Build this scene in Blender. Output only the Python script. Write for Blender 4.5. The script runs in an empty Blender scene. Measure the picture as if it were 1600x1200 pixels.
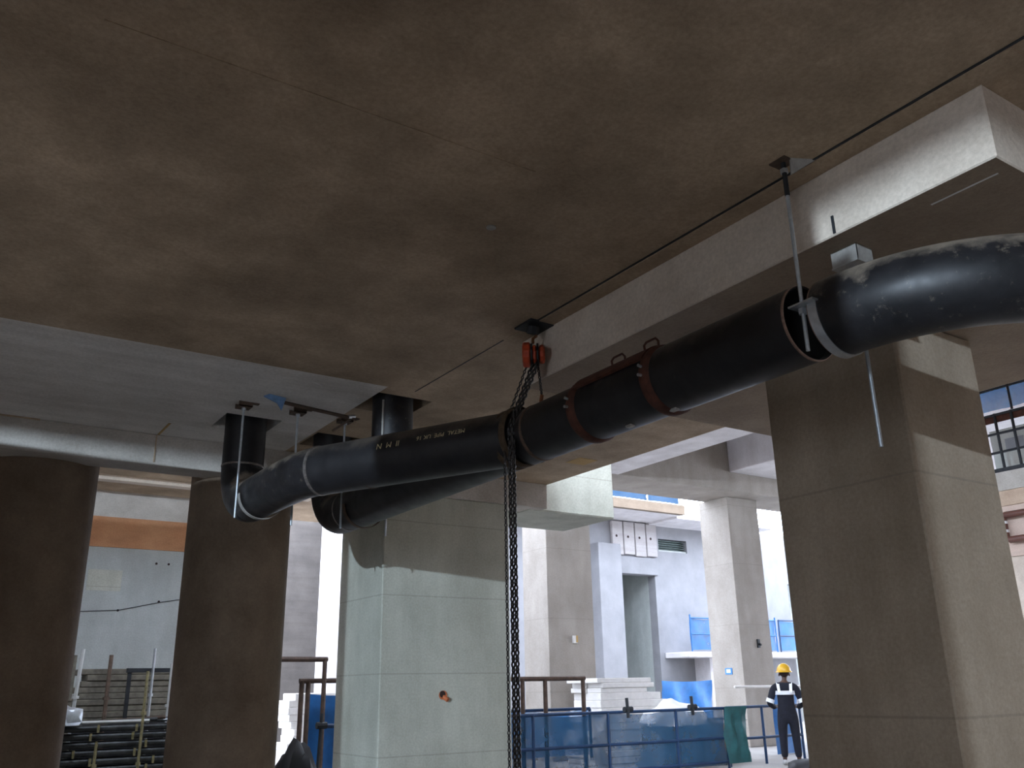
import bpy, bmesh, math, random
from mathutils import Vector, Matrix, Euler
random.seed(7)
S = bpy.context.scene
COL = S.collection
R = math.radians

# ------------------------------------------------------------------ camera
E = 1.55                                   # eye height above the floor
cam = bpy.data.cameras.new('camera')
camo = bpy.data.objects.new('camera', cam)
COL.objects.link(camo)
cam.sensor_width = 36.0
cam.lens = 36.0 * 1390.1 / 1600.0
cam.clip_start = 0.05
yaw, pitch, roll = R(33.7755), R(18.8133), R(-1.0374)
fw = Vector((math.sin(yaw) * math.cos(pitch), math.cos(yaw) * math.cos(pitch), math.sin(pitch)))
r0 = Vector((math.cos(yaw), -math.sin(yaw), 0))
u0 = r0.cross(fw)
rt = math.cos(roll) * r0 + math.sin(roll) * u0
up = -math.sin(roll) * r0 + math.cos(roll) * u0
camo.matrix_world = Matrix(((rt.x, up.x, -fw.x, 0), (rt.y, up.y, -fw.y, 0), (rt.z, up.z, -fw.z, E), (0, 0, 0, 1)))
S.camera = camo

# ------------------------------------------------------------------ sky, exposure
W = bpy.data.worlds.new('overcast_sky')
S.world = W
W.use_nodes = True
bg = W.node_tree.nodes['Background']
bg.inputs['Color'].default_value = (0.79, 0.89, 1.07, 1)
bg.inputs['Strength'].default_value = 10.0
S.view_settings.view_transform = 'Standard'
S.view_settings.look = 'None'
S.view_settings.gamma = 1.0
S.view_settings.use_curve_mapping = False
S.view_settings.exposure = 0.0
FLOOD_WATT = 18000.0

# ------------------------------------------------------------------ materials
MAT = {}
def new_mat(name):
    m = bpy.data.materials.new(name)
    m.use_nodes = True
    MAT[name] = m
    nt = m.node_tree
    return m, nt, nt.nodes['Principled BSDF']
def nd(nt, typ, **kw):
    n = nt.nodes.new(typ)
    for k, v in kw.items():
        setattr(n, k, v)
    return n
def ramp(nt, fac, stops):
    r = nd(nt, 'ShaderNodeValToRGB')
    while len(r.color_ramp.elements) < len(stops):
        r.color_ramp.elements.new(0.5)
    for e, (p, c) in zip(r.color_ramp.elements, stops):
        e.position = p
        e.color = (*c, 1)
    nt.links.new(fac, r.inputs['Fac'])
    return r.outputs['Color']
def pos(nt, scale=(1, 1, 1)):
    g = nd(nt, 'ShaderNodeNewGeometry')
    mp = nd(nt, 'ShaderNodeMapping')
    mp.inputs['Scale'].default_value = scale
    nt.links.new(g.outputs['Position'], mp.inputs['Vector'])
    return mp.outputs['Vector']
def noise(nt, vec, scale, detail=6, rough=0.6):
    n = nd(nt, 'ShaderNodeTexNoise')
    n.inputs['Scale'].default_value = scale
    n.inputs['Detail'].default_value = detail
    n.inputs['Roughness'].default_value = rough
    nt.links.new(vec, n.inputs['Vector'])
    return n.outputs['Fac']
def mix(nt, a, b, fac, mode='MIX'):
    m = nd(nt, 'ShaderNodeMix', data_type='RGBA', blend_type=mode)
    for sock, v in ((m.inputs[0], fac), (m.inputs[6], a), (m.inputs[7], b)):
        if isinstance(v, (int, float)):
            sock.default_value = v
        elif isinstance(v, tuple):
            sock.default_value = (*v, 1)
        else:
            nt.links.new(v, sock)
    return m.outputs[2]

def concrete(name, c1, c2, streak=(0.25, 0.25, 3.0), joint=0.0, stain=None, rough=0.85, amount=1.0):
    m, nt, b = new_mat(name)
    v = pos(nt)
    base = ramp(nt, noise(nt, v, 1.3, 8, 0.62), [(0.3, c1), (0.7, c2)])
    st = ramp(nt, noise(nt, pos(nt, streak), 2.0, 5), [(0.3, (0.8, 0.78, 0.76)), (0.7, (1.1, 1.1, 1.1))])
    col = mix(nt, base, st, 0.7 * amount, 'MULTIPLY')
    fine = ramp(nt, noise(nt, v, 38, 4, 0.75), [(0.3, (0.72, 0.69, 0.66)), (0.72, (1.2, 1.2, 1.2))])
    col = mix(nt, col, fine, 0.55 * amount, 'MULTIPLY')
    if stain:
        f = ramp(nt, noise(nt, pos(nt, (0.5, 0.5, 0.5)), 1.1, 7, 0.7), [(0.5, (0, 0, 0)), (0.68, (1, 1, 1))])
        col = mix(nt, col, stain, f)
    if joint:
        g = nd(nt, 'ShaderNodeNewGeometry')
        s = nd(nt, 'ShaderNodeSeparateXYZ')
        nt.links.new(g.outputs['Position'], s.inputs[0])
        a = nd(nt, 'ShaderNodeMath', operation='ADD'); a.inputs[1].default_value = 0.17
        nt.links.new(s.outputs['Z'], a.inputs[0])
        w = nd(nt, 'ShaderNodeMath', operation='PINGPONG'); w.inputs[1].default_value = joint / 2
        nt.links.new(a.outputs[0], w.inputs[0])
        lt = nd(nt, 'ShaderNodeMath', operation='LESS_THAN'); lt.inputs[1].default_value = 0.008
        nt.links.new(w.outputs[0], lt.inputs[0])
        sc = nd(nt, 'ShaderNodeMath', operation='MULTIPLY'); sc.inputs[1].default_value = 0.3
        nt.links.new(lt.outputs[0], sc.inputs[0])
        col = mix(nt, col, (0.16, 0.14, 0.12), sc.outputs[0])
    nt.links.new(col, b.inputs['Base Color'])
    b.inputs['Roughness'].default_value = rough
    bp = nd(nt, 'ShaderNodeBump')
    bp.inputs['Strength'].default_value = 0.25
    bp.inputs['Distance'].default_value = 0.02
    nt.links.new(noise(nt, v, 22, 6, 0.7), bp.inputs['Height'])
    nt.links.new(bp.outputs['Normal'], b.inputs['Normal'])
    return m
concrete('soffit', (0.28, 0.205, 0.135), (0.53, 0.405, 0.285), streak=(0.6, 0.6, 1), amount=1.3)
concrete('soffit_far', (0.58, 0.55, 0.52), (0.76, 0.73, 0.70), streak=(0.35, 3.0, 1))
concrete('beam_concrete', (0.40, 0.37, 0.33), (0.54, 0.51, 0.47), streak=(1.2, 1.2, 1.5))
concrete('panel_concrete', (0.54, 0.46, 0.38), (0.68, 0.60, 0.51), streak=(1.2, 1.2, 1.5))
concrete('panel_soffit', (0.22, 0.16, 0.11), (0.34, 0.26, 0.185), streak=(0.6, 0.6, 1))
concrete('column_concrete', (0.35, 0.28, 0.205), (0.47, 0.39, 0.30), streak=(1.5, 1.5, 0.2), joint=1.5)
concrete('pier_concrete', (0.40, 0.41, 0.35), (0.53, 0.54, 0.47), streak=(1.5, 1.5, 0.25), joint=0.95)
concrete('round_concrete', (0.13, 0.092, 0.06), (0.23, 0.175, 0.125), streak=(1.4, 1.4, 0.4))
concrete('far_concrete', (0.28, 0.25, 0.22), (0.365, 0.33, 0.295), streak=(1.2, 1.2, 0.3), joint=1.6)
concrete('pale_concrete', (0.60, 0.58, 0.60), (0.72, 0.70, 0.72), streak=(1.2, 1.2, 0.4))
concrete('white_wall', (0.205, 0.205, 0.22), (0.26, 0.26, 0.275), streak=(0.8, 0.8, 0.4), amount=0.5)
concrete('grey_wall', (0.36, 0.39, 0.38), (0.46, 0.49, 0.48), streak=(1.2, 1.2, 0.4))
concrete('orange_render', (0.42, 0.19, 0.09), (0.55, 0.29, 0.15), streak=(0.6, 0.6, 2.0))
concrete('brown_render', (0.45, 0.33, 0.24), (0.6, 0.47, 0.36), streak=(0.6, 0.6, 2.0))
concrete('edge_render', (0.15, 0.11, 0.075), (0.21, 0.16, 0.115))
concrete('pink_render', (0.60, 0.46, 0.38), (0.70, 0.57, 0.49))
concrete('floor_concrete', (0.28, 0.265, 0.25), (0.40, 0.38, 0.36), streak=(0.4, 0.4, 0.4), rough=0.7)
concrete('ochre_patch', (0.42, 0.27, 0.10), (0.55, 0.36, 0.14))
concrete('precast', (0.36, 0.34, 0.345), (0.42, 0.40, 0.40))
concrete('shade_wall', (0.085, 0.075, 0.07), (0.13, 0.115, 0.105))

def paint(name, c, rough=0.5, metal=0.0, vary=0.25, scale=9, c2=None, bump=0.0):
    m, nt, b = new_mat(name)
    c2 = c2 or tuple(max(0, x * (1 - vary)) for x in c)
    tc = nd(nt, 'ShaderNodeTexCoord')
    n = noise(nt, tc.outputs['Object'], scale, 6, 0.65)
    nt.links.new(ramp(nt, n, [(0.35, c2), (0.65, c)]), b.inputs['Base Color'])
    b.inputs['Roughness'].default_value = rough
    b.inputs['Metallic'].default_value = metal
    if bump:
        bp = nd(nt, 'ShaderNodeBump')
        bp.inputs['Strength'].default_value = bump
        bp.inputs['Distance'].default_value = 0.01
        nt.links.new(n, bp.inputs['Height'])
        nt.links.new(bp.outputs['Normal'], b.inputs['Normal'])
    return m
def pipe_paint(name, dust):
    """black bitumen paint with scuffs, and dust that settles where it faces up"""
    m, nt, b = new_mat(name)
    v = pos(nt)
    base = ramp(nt, noise(nt, v, 5, 8, 0.7), [(0.35, (0.006, 0.006, 0.007)), (0.75, (0.022, 0.021, 0.023))])
    scr = ramp(nt, noise(nt, v, 16, 9, 0.8), [(0.66 - 0.10 * dust, (0, 0, 0)), (0.74 - 0.04 * dust, (1, 1, 1))])
    s2 = nd(nt, 'ShaderNodeMath', operation='MULTIPLY'); s2.inputs[1].default_value = 0.35 * dust + 0.05
    nt.links.new(scr, s2.inputs[0])
    col = mix(nt, base, (0.30, 0.25, 0.19), s2.outputs[0])
    g = nd(nt, 'ShaderNodeNewGeometry')
    sp = nd(nt, 'ShaderNodeSeparateXYZ')
    nt.links.new(g.outputs['Normal'], sp.inputs[0])
    ad = nd(nt, 'ShaderNodeMath', operation='MULTIPLY_ADD'); ad.inputs[1].default_value = 0.45; 
    nt.links.new(sp.outputs['Z'], ad.inputs[0])
    nt.links.new(noise(nt, v, 4, 8, 0.7), ad.inputs[2])
    df = ramp(nt, ad.outputs[0], [(0.66, (0, 0, 0)), (0.90, (1, 1, 1))])
    d2 = nd(nt, 'ShaderNodeMath', operation='MULTIPLY'); d2.inputs[1].default_value = dust
    nt.links.new(df, d2.inputs[0])
    col = mix(nt, col, (0.22, 0.18, 0.14), d2.outputs[0])
    nt.links.new(col, b.inputs['Base Color'])
    rg = nd(nt, 'ShaderNodeMapRange'); rg.inputs[3].default_value = 0.30; rg.inputs[4].default_value = 0.62; b.inputs['Specular IOR Level'].default_value = 0.4
    nt.links.new(noise(nt, v, 7, 6), rg.inputs[0])
    nt.links.new(rg.outputs[0], b.inputs['Roughness'])
    return m
pipe_paint('pipe_black', 0.25)
pipe_paint('pipe_dusty', 0.9)
paint('pipe_inside', (0.012, 0.011, 0.01), 0.9)
paint('weld', (0.30, 0.27, 0.25), 0.4, 0.7, 0.5, 30)
paint('bare_edge', (0.33, 0.22, 0.17), 0.5, 0.4, 0.4, 25)
paint('galvanised', (0.62, 0.66, 0.70), 0.35, 0.75, 0.2, 20)
paint('zinc_rod', (0.55, 0.60, 0.64), 0.4, 0.6, 0.2, 40)
paint('rust', (0.10, 0.032, 0.018), 0.8, 0.1, 0.5, 14, bump=0.3)
paint('rust_plate', (0.13, 0.085, 0.06), 0.75, 0.2, 0.5, 14)
paint('old_steel', (0.42, 0.40, 0.37), 0.6, 0.3, 0.3, 14)
paint('hoist_red', (0.62, 0.085, 0.03), 0.45, 0.0, 0.4, 14)
paint('hook_brown', (0.30, 0.12, 0.05), 0.5, 0.3, 0.4, 20)
paint('chain_steel', (0.055, 0.05, 0.047), 0.5, 0.6, 0.4, 40)
paint('sling', (0.085, 0.055, 0.03), 0.9, 0, 0.4, 30)
paint('dark_steel', (0.03, 0.033, 0.038), 0.6, 0.3, 0.4, 10)
paint('brown_steel', (0.12, 0.075, 0.055), 0.6, 0.2, 0.5, 12)
paint('blue_strut', (0.20, 0.36, 0.62), 0.4, 0.2, 0.3, 15)
paint('blue_tarp', (0.012, 0.13, 0.38), 0.55, 0, 0.35, 3)
paint('blue_rail', (0.012, 0.045, 0.12), 0.5, 0.1, 0.3, 6)
paint('pipe_yellow', (0.55, 0.47, 0.28), 0.7)
paint('white_board', (0.74, 0.71, 0.68), 0.8, 0, 0.15, 5)
paint('white_sheet', (0.82, 0.80, 0.80), 0.8, 0, 0.08, 5)
paint('timber', (0.17, 0.15, 0.115), 0.8, 0, 0.5, 6)
paint('dark_tube', (0.07, 0.075, 0.075), 0.45, 0.5, 0.7, 8)
paint('tube_end', (0.32, 0.28, 0.14), 0.6, 0.2, 0.5, 30)
paint('pale_pole', (0.6, 0.6, 0.58), 0.5, 0.3, 0.2, 5)
paint('conduit_orange', (0.62, 0.17, 0.06), 0.6)
paint('hole_dark', (0.03, 0.015, 0.012), 0.9)
paint('louvre_green', (0.10, 0.14, 0.13), 0.5, 0.1, 0.2, 4)
paint('brown_pvc', (0.13, 0.05, 0.035), 0.4, 0, 0.2, 6)
paint('navy_cloth', (0.010, 0.011, 0.022), 0.9, 0, 0.4, 12)
paint('reflective', (0.85, 0.87, 0.9), 0.5, 0, 0.05, 20)
paint('helmet_yellow', (0.72, 0.40, 0.02), 0.35, 0, 0.1, 6)
paint('skin', (0.09, 0.045, 0.03), 0.6, 0, 0.2, 10)
paint('shoe', (0.55, 0.55, 0.55), 0.7)
paint('tag_blue', (0.05, 0.22, 0.55), 0.5)
paint('tag_white', (0.8, 0.8, 0.8), 0.5)
paint('lamp_black', (0.03, 0.03, 0.03), 0.5)
paint('black_tarp', (0.012, 0.012, 0.014), 0.6, 0, 0.4, 5, bump=0.4)
paint('green_tarp', (0.02, 0.12, 0.13), 0.6, 0, 0.4, 5)

def net(name, c, cover):
    m, nt, b = new_mat(name)
    b.inputs['Base Color'].default_value = (*c, 1)
    b.inputs['Roughness'].default_value = 0.8
    tr = nd(nt, 'ShaderNodeBsdfTransparent')
    tl = nd(nt, 'ShaderNodeBsdfTranslucent')
    tl.inputs['Color'].default_value = (*c, 1)
    ms0 = nd(nt, 'ShaderNodeMixShader'); ms0.inputs[0].default_value = 0.4
    nt.links.new(b.outputs[0], ms0.inputs[1]); nt.links.new(tl.outputs[0], ms0.inputs[2])
    f = nd(nt, 'ShaderNodeMapRange')
    f.inputs[1].default_value = 0.3; f.inputs[2].default_value = 0.7
    f.inputs[3].default_value = cover - 0.15; f.inputs[4].default_value = min(1, cover + 0.15)
    nt.links.new(noise(nt, pos(nt), 1.7, 6, 0.7), f.inputs[0])
    ms = nd(nt, 'ShaderNodeMixShader')
    nt.links.new(f.outputs[0], ms.inputs[0]); nt.links.new(tr.outputs[0], ms.inputs[1]); nt.links.new(ms0.outputs[0], ms.inputs[2])
    nt.links.new(ms.outputs[0], nt.nodes['Material Output'].inputs['Surface'])
net('blue_net', (0.015, 0.19, 0.50), 0.68)
net('dull_net', (0.018, 0.075, 0.15), 0.80)
net('thick_net', (0.012, 0.045, 0.095), 1.13)

# ------------------------------------------------------------------ builders
def tag(o, label=None, cat=None, group=None, kind=None):
    if label: o['label'] = label
    if cat: o['category'] = cat
    if group: o['group'] = group
    if kind: o['kind'] = kind
    return o
WLOC = {}
def thing(name, loc, label, cat, group=None):
    o = bpy.data.objects.new(name, None)
    o.empty_display_size = 0.1
    COL.objects.link(o)
    o.location = loc
    WLOC[o] = Vector(loc)
    return tag(o, label, cat, group)
def build(name, bm, mat, parent=None, smooth=False, origin=None):
    """bmesh in world coordinates -> one mesh object"""
    bmesh.ops.recalc_face_normals(bm, faces=bm.faces[:])
    if smooth:
        for f in bm.faces: f.smooth = True
    me = bpy.data.meshes.new(name)
    if origin is None:
        xs = [v.co for v in bm.verts]
        lo = Vector([min(c[i] for c in xs) for i in range(3)]); hi = Vector([max(c[i] for c in xs) for i in range(3)])
        origin = Vector(((lo.x + hi.x) / 2, (lo.y + hi.y) / 2, lo.z))
    origin = Vector(origin)
    bmesh.ops.translate(bm, verts=bm.verts[:], vec=-origin)
    bm.to_mesh(me); bm.free()
    me.materials.append(MAT[mat] if isinstance(mat, str) else mat)
    o = bpy.data.objects.new(name, me)
    COL.objects.link(o)
    if parent:
        o.parent = parent
        o.location = origin - WLOC[parent]
    else:
        o.location = origin
    WLOC[o] = origin
    if smooth and hasattr(me, 'set_sharp_from_angle'):
        me.set_sharp_from_angle(angle=R(40))
    return o
def box_bm(lo, hi, bev=0.0, bm=None):
    bm = bm or bmesh.new()
    lo = Vector(lo); hi = Vector(hi)
    r = bmesh.ops.create_cube(bm, size=1)
    bmesh.ops.scale(bm, vec=hi - lo, verts=r['verts'])
    bmesh.ops.translate(bm, vec=(lo + hi) / 2, verts=r['verts'])
    if bev:
        es = list({e for v in r['verts'] for e in v.link_edges})
        bmesh.ops.bevel(bm, geom=es, offset=bev, segments=1, affect='EDGES')
    return bm
def box(name, lo, hi, mat, parent=None, bev=0.0):
    return build(name, box_bm(lo, hi, bev), mat, parent)
def frame_of(d):
    d = d.normalized()
    a = Vector((0, 0, 1)) if abs(d.z) < 0.95 else Vector((1, 0, 0))
    u = d.cross(a).normalized()
    return u, d.cross(u).normalized()
def tube_bm(pts, r, n=12, cap=True, bm=None, radii=None):
    bm = bm or bmesh.new()
    pts = [Vector(p) for p in pts]
    rings = []
    u = None
    for i, p in enumerate(pts):
        d = (pts[min(i + 1, len(pts) - 1)] - pts[max(i - 1, 0)]).normalized()
        if u is None:
            u, w = frame_of(d)
        else:
            u = (u - d * u.dot(d)).normalized(); w = d.cross(u).normalized()
        rr = radii[i] if radii else r
        rings.append([bm.verts.new(p + (u * math.cos(2 * math.pi * k / n) + w * math.sin(2 * math.pi * k / n)) * rr) for k in range(n)])
    for a, b in zip(rings, rings[1:]):
        for k in range(n):
            bm.faces.new((a[k], a[(k + 1) % n], b[(k + 1) % n], b[k]))
    if cap:
        bm.faces.new(rings[0][::-1]); bm.faces.new(rings[-1])
    return bm
def tube(name, pts, r, mat, parent=None, n=12, cap=True, smooth=True):
    return build(name, tube_bm(pts, r, n, cap), mat, parent, smooth)
def ring(name, c, d, r, width, mat, parent=None, proud=0.012, n=40):
    c = Vector(c); d = Vector(d).normalized()
    bm = tube_bm([c - d * width / 2, c - d * width / 4, c + d * width / 4, c + d * width / 2], 0, n, False,
                 radii=[r - 0.004, r + proud, r + proud, r - 0.004])
    return build(name, bm, mat, parent, True)
def hollow_bm(pts, r, wall=0.012, n=40):
    """open-ended pipe with wall thickness"""
    bm = tube_bm(pts, r, n, False)
    inner = tube_bm(pts, r - wall, n, False)
    me = bpy.data.meshes.new('tmp'); inner.to_mesh(me); inner.free()
    nv = len(bm.verts)
    bm.from_mesh(me); bpy.data.meshes.remove(me)
    bm.verts.ensure_lookup_table()
    m = len(pts)
    for s in (0, (m - 1) * n):
        for k in range(n):
            a, b = bm.verts[s + k], bm.verts[s + (k + 1) % n]
            c, d = bm.verts[nv + s + (k + 1) % n], bm.verts[nv + s + k]
            bm.faces.new((a, b, c, d))
    return bm
def arc(c, a, b, rad, t0, t1, n=14):
    c = Vector(c); a = Vector(a); b = Vector(b)
    return [c + (a * math.cos(t0 + (t1 - t0) * i / n) + b * math.sin(t0 + (t1 - t0) * i / n)) * rad for i in range(n + 1)]

# ------------------------------------------------------------------ levels (metres above the floor)
ZS = 2.80 + E      # slab soffit
ZP = 2.38 + E      # drop panel soffit
ZB = 2.447 + E     # perimeter beam soffit
ZU = 4.90 + E      # upper beams soffit
XE = 7.54          # slab edge
ZPIPE = 1.87 + E
HZ = 0.22          # pipe radius

# ------------------------------------------------------------------ floor and slabs
fl = box('floor', (-30, -30, -0.3), (45, 45, 0.0), 'floor_concrete'); tag(fl, kind='structure')

# slab with three square sleeves for the risers
holes = [(2.79, 9.46), (3.90, 9.70), (3.87, 8.02)]
def slab_with_holes(name, x0, x1, y0, y1, z0, z1, hs, half, mat, parent=None):
    xs = sorted({x0, x1, *[h[0] - half for h in hs], *[h[0] + half for h in hs]})
    ys = sorted({y0, y1, *[h[1] - half for h in hs], *[h[1] + half for h in hs]})
    bm = bmesh.new()
    V = {}
    def v(x, y, z):
        k = (x, y, z)
        if k not in V: V[k] = bm.verts.new(k)
        return V[k]
    def solid(i, j):
        if not (0 <= i < len(xs) - 1 and 0 <= j < len(ys) - 1): return False
        cx, cy = (xs[i] + xs[i + 1]) / 2, (ys[j] + ys[j + 1]) / 2
        return not any(abs(cx - a) < half and abs(cy - b) < half for a, b in hs)
    for i in range(len(xs) - 1):
        for j in range(len(ys) - 1):
            if not solid(i, j): continue
            a, b, c, d = xs[i], xs[i + 1], ys[j], ys[j + 1]
            bm.faces.new((v(a, c, z0), v(a, d, z0), v(b, d, z0), v(b, c, z0)))
            bm.faces.new((v(a, c, z1), v(b, c, z1), v(b, d, z1), v(a, d, z1)))
            if not solid(i - 1, j): bm.faces.new((v(a, c, z0), v(a, c, z1), v(a, d, z1), v(a, d, z0)))
            if not solid(i + 1, j): bm.faces.new((v(b, c, z0), v(b, d, z0), v(b, d, z1), v(b, c, z1)))
            if not solid(i, j - 1): bm.faces.new((v(a, c, z0), v(b, c, z0), v(b, c, z1), v(a, c, z1)))
            if not solid(i, j + 1): bm.faces.new((v(a, d, z0), v(a, d, z1), v(b, d, z1), v(b, d, z0)))
    return build(name, bm, mat, parent)
YJ = 7.52
ceil = box('ceiling', (-7.4, -13, ZS), (XE, YJ, ZS + 0.35), 'soffit'); tag(ceil, kind='structure')
far_slab = slab_with_holes('slab_far', -7.4, XE, YJ, 11.9, ZS, ZS + 0.35, holes, 0.30, 'soffit_far', ceil)
far_slab.data.materials.append(MAT['soffit'])          # faces on the right take the brown tone, the rest stay lighter
for p_ in far_slab.data.polygons:
    if p_.center.x + far_slab.location.x + ceil.location.x > 3.57: p_.material_index = 1
# floor finish over the slab so that no light leaks down the sleeves
box('slab_topping', (-7.4, 8.9 - 1.6, ZS + 0.35), (XE, 11.9, ZS + 0.42), 'soffit', ceil)
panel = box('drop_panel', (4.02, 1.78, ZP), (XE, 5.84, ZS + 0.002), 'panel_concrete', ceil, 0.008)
panel.data.materials.append(MAT['panel_soffit'])       # down-facing side in a darker brown than the edges
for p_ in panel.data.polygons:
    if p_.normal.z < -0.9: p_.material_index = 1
box('formwork_lip', (3.86, 1.2, ZS - 0.006), (3.875, 5.5, ZS + 0.01), 'dark_steel', ceil)
box('formwork_strip', (3.875, 1.55, ZS - 0.012), (4.019, 5.84, ZS + 0.01), 'soffit', ceil)
box('formwork_lip', (3.862, 5.9, ZS - 0.003), (3.872, YJ, ZS + 0.01), 'dark_steel', ceil)
box('board_mark', (4.17, 1.86, ZP - 0.002), (4.182, 2.22, ZP + 0.01), 'white_board', ceil)
box('formwork_joint', (4.012, 2.70, ZP + 0.01), (4.03, 2.715, ZP + 0.12), 'dark_steel', ceil)
box('perimeter_beam', (-7.4, 10.39, ZB), (XE - 0.01, 10.80, ZS + 0.002), 'beam_concrete', ceil, 0.008)
box('soffit_lip', (-7.4, 10.36, ZS - 0.012), (0.86, 10.389, ZS + 0.002), 'soffit', ceil)
for x in (0.36, 2.05):
    box('pour_joint', (x, 10.382, ZB + 0.03), (x + 0.014, 10.40, ZS - 0.01), 'soffit', ceil)
box('pour_joint', (2.06, 9.85, ZS - 0.004), (2.085, 10.38, ZS + 0.01), 'ochre_patch', ceil)
box('beam_end', (7.30, 10.54, ZB - 0.01), (8.92, 11.87, 3.95 + E), 'pier_concrete', ceil, 0.02)
box('ochre_patch', (6.95, 8.85, ZS - 0.004), (7.25, 9.15, ZS + 0.01), 'ochre_patch', ceil)
# the other columns and drop panels of the grid, left of and behind the viewer
for px, py in ((4.02, -6.6),):
    box('drop_panel', (px, py, ZP), (px + 3.52, py + 4.06, ZS + 0.002), 'panel_concrete', ceil, 0.008)
plug = tube('plug', [(2.73, 4.29, ZS + 0.005), (2.73, 4.29, ZS - 0.008)], 0.032, 'old_steel', ceil, 16)

box('formwork_lip', (0.3, 3.605, ZS - 0.005), (2.6, 3.620, ZS + 0.01), 'soffit', ceil)
# upper roof over the atrium edge
cu = box('ceiling_upper', (XE + 0.5, -13, ZU + 1.45), (42, 17.9, ZU + 1.8), 'pale_concrete'); tag(cu, kind='structure')
box('beam', (11.75, 16.4, ZU), (42, 17.9, ZU + 1.45), 'far_concrete', cu, 0.02)
box('beam', (11.75, 4.0, ZU), (14.06, 16.4, ZU + 1.45), 'pale_concrete', cu, 0.02)
box('beam', (18.0, 12.6, ZU + 0.52), (19.9, 16.4, ZU + 1.45), 'pale_concrete', cu, 0.02)
cl = box('ceiling_left', (-12, 12.4, 4.05 + E), (8.4, 21.5, 4.4 + E), 'soffit'); tag(cl, kind='structure')
for i in range(3):
    box('rib', (-12, 15.0 + i * 1.7, 3.95 + E), (7.0, 15.25 + i * 1.7, 4.06 + E), 'panel_concrete', cl)

# ------------------------------------------------------------------ columns
def sq_col(name, lo, hi, mat, label, bev=0.012):
    o = box(name, lo, hi, mat, None, bev)
    return tag(o, label, 'column')
rc = sq_col('square_column', (5.29, 3.24, 0), (6.27, 4.37, ZP), 'column_concrete', 'big square brown-grey concrete column behind the right pipe bend')
pier = sq_col('square_column', (4.95, 10.42, 0), (6.87, 11.77, ZB), 'pier_concrete', 'wide greenish-grey concrete pier behind the hanging chain, with an orange hole')
bc = sq_col('square_column', (18.46, 17.0, 0), (19.65, 18.09, ZU), 'far_concrete', 'daylit white-sided concrete column left of the worker in a yellow helmet')
mc = sq_col('square_column', (12.25, 17.0, 0), (13.57, 18.0, ZU), 'far_concrete', 'far concrete column with a small box on it, right of the hanging chain')
fc = sq_col('square_column', (9.65, 23.5, 0), (11.2, 24.45, 8.0), 'pale_concrete', 'distant pale column in the gap left of the wide pier')
def round_col(x, y, r, top, label):
    bm = tube_bm([(x, y, 0), (x, y, top)], r, 64)
    return tag(build('round_column', bm, 'round_concrete', None, True), label, 'column')
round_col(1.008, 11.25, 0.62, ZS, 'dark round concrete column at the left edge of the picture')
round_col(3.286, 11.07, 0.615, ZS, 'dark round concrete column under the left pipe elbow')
# unseen column and walls added to block and shape the lamp light
sq_col('square_column', (-2.9, 0.21, 0), (-1.9, 1.36, ZS), 'column_concrete', 'unseen concrete column added behind the viewer to block lamp light')
for y0, y1, top in ((-0.08, 0.21, 2.55 + E), (1.50, 2.98, ZS), (5.45, 9.4, 2.58 + E)):
    tag(box('wall_left_added', (-2.5, y0, 0), (-2.3, y1, top), 'soffit'), kind='structure')
tag(box('wall_left_added', (-2.5, 3.74, 2.30 + E), (-2.3, 5.45, ZS), 'soffit'), kind='structure')
# outer walls added out of view to limit sky light; left opening admits the lamp
for lo_, hi_ in (((-7.6, -13, 0), (-7.4, -5.0, ZS + 0.35)), ((-7.6, -5.0, 0), (-7.4, 2.7, 0.2)), ((-7.6, 2.7, 0), (-7.4, 12.4, ZS + 0.35)), ((-12.2, 12.2, 0), (-7.4, 12.4, 4.4 + E)), ((-12.2, 12.4, 0), (-12.0, 20.3, 4.4 + E))):
    tag(box('wall_left_added', lo_, hi_, 'soffit'), kind='structure')
tag(box('wall_rear_added', (-7.6, -13.2, 0), (42.0, -13.0, ZU + 1.8), 'soffit'), kind='structure')
tag(box('wall_right', (20.0, -13.2, 4.36 + E), (20.3, -6, ZU + 1.8), 'soffit'), kind='structure')  # unseen piece, added to shut out sky light

# ------------------------------------------------------------------ far walls
wf = thing('wall_far', (27, 26, 0), None, None); tag(wf, kind='structure')
YF = 26.0
def wbox(lo, hi, mat='white_wall', name='wall_panel', bev=0.0): return box(name, lo, hi, mat, wf, bev)
wbox((12, YF, 0), (21.83, YF + 0.4, 7.6))
wbox((23.85, YF, 0), (24.14, YF + 0.4, 7.6))
wbox((24.14, YF, 0), (25.66, YF + 0.4, 4.93 + E))
wbox((24.14, YF, 5.42 + E), (25.66, YF + 0.4, 7.6))
wbox((25.66, YF, 0), (31.45, YF + 0.4, 7.6))
wbox((31.45, YF, 4.0 + E), (34, YF + 0.4, 7.6))
wbox((34, YF, 0), (44, YF + 0.4, 7.6))
wbox((21.83, YF, 4.6 + E), (23.85, YF + 0.4, 7.6), 'white_wall')
box('lintel', (21.80, YF - 0.10, 3.97 + E), (23.95, YF + 0.4, 4.62 + E), 'white_wall', wf, 0.02)
for i in range(4):
    x0 = 21.72 + i * 0.57
    box('precast_panel', (x0, YF - 0.14, 4.66 + E + (0.0, .03, -.02, .01)[i]), (x0 + 0.53, YF - 0.001, 5.92 + E), 'precast', wf, 0.02)
    tube('lifting_hole', [(x0 + 0.2, YF - 0.145, 5.35 + E), (x0 + 0.2, YF - 0.10, 5.35 + E)], 0.05, 'hole_dark', wf, 10)
box('pilaster', (20.72, YF - 0.5, 0), (21.80, YF, 4.98 + E), 'white_wall', wf, 0.02)
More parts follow.
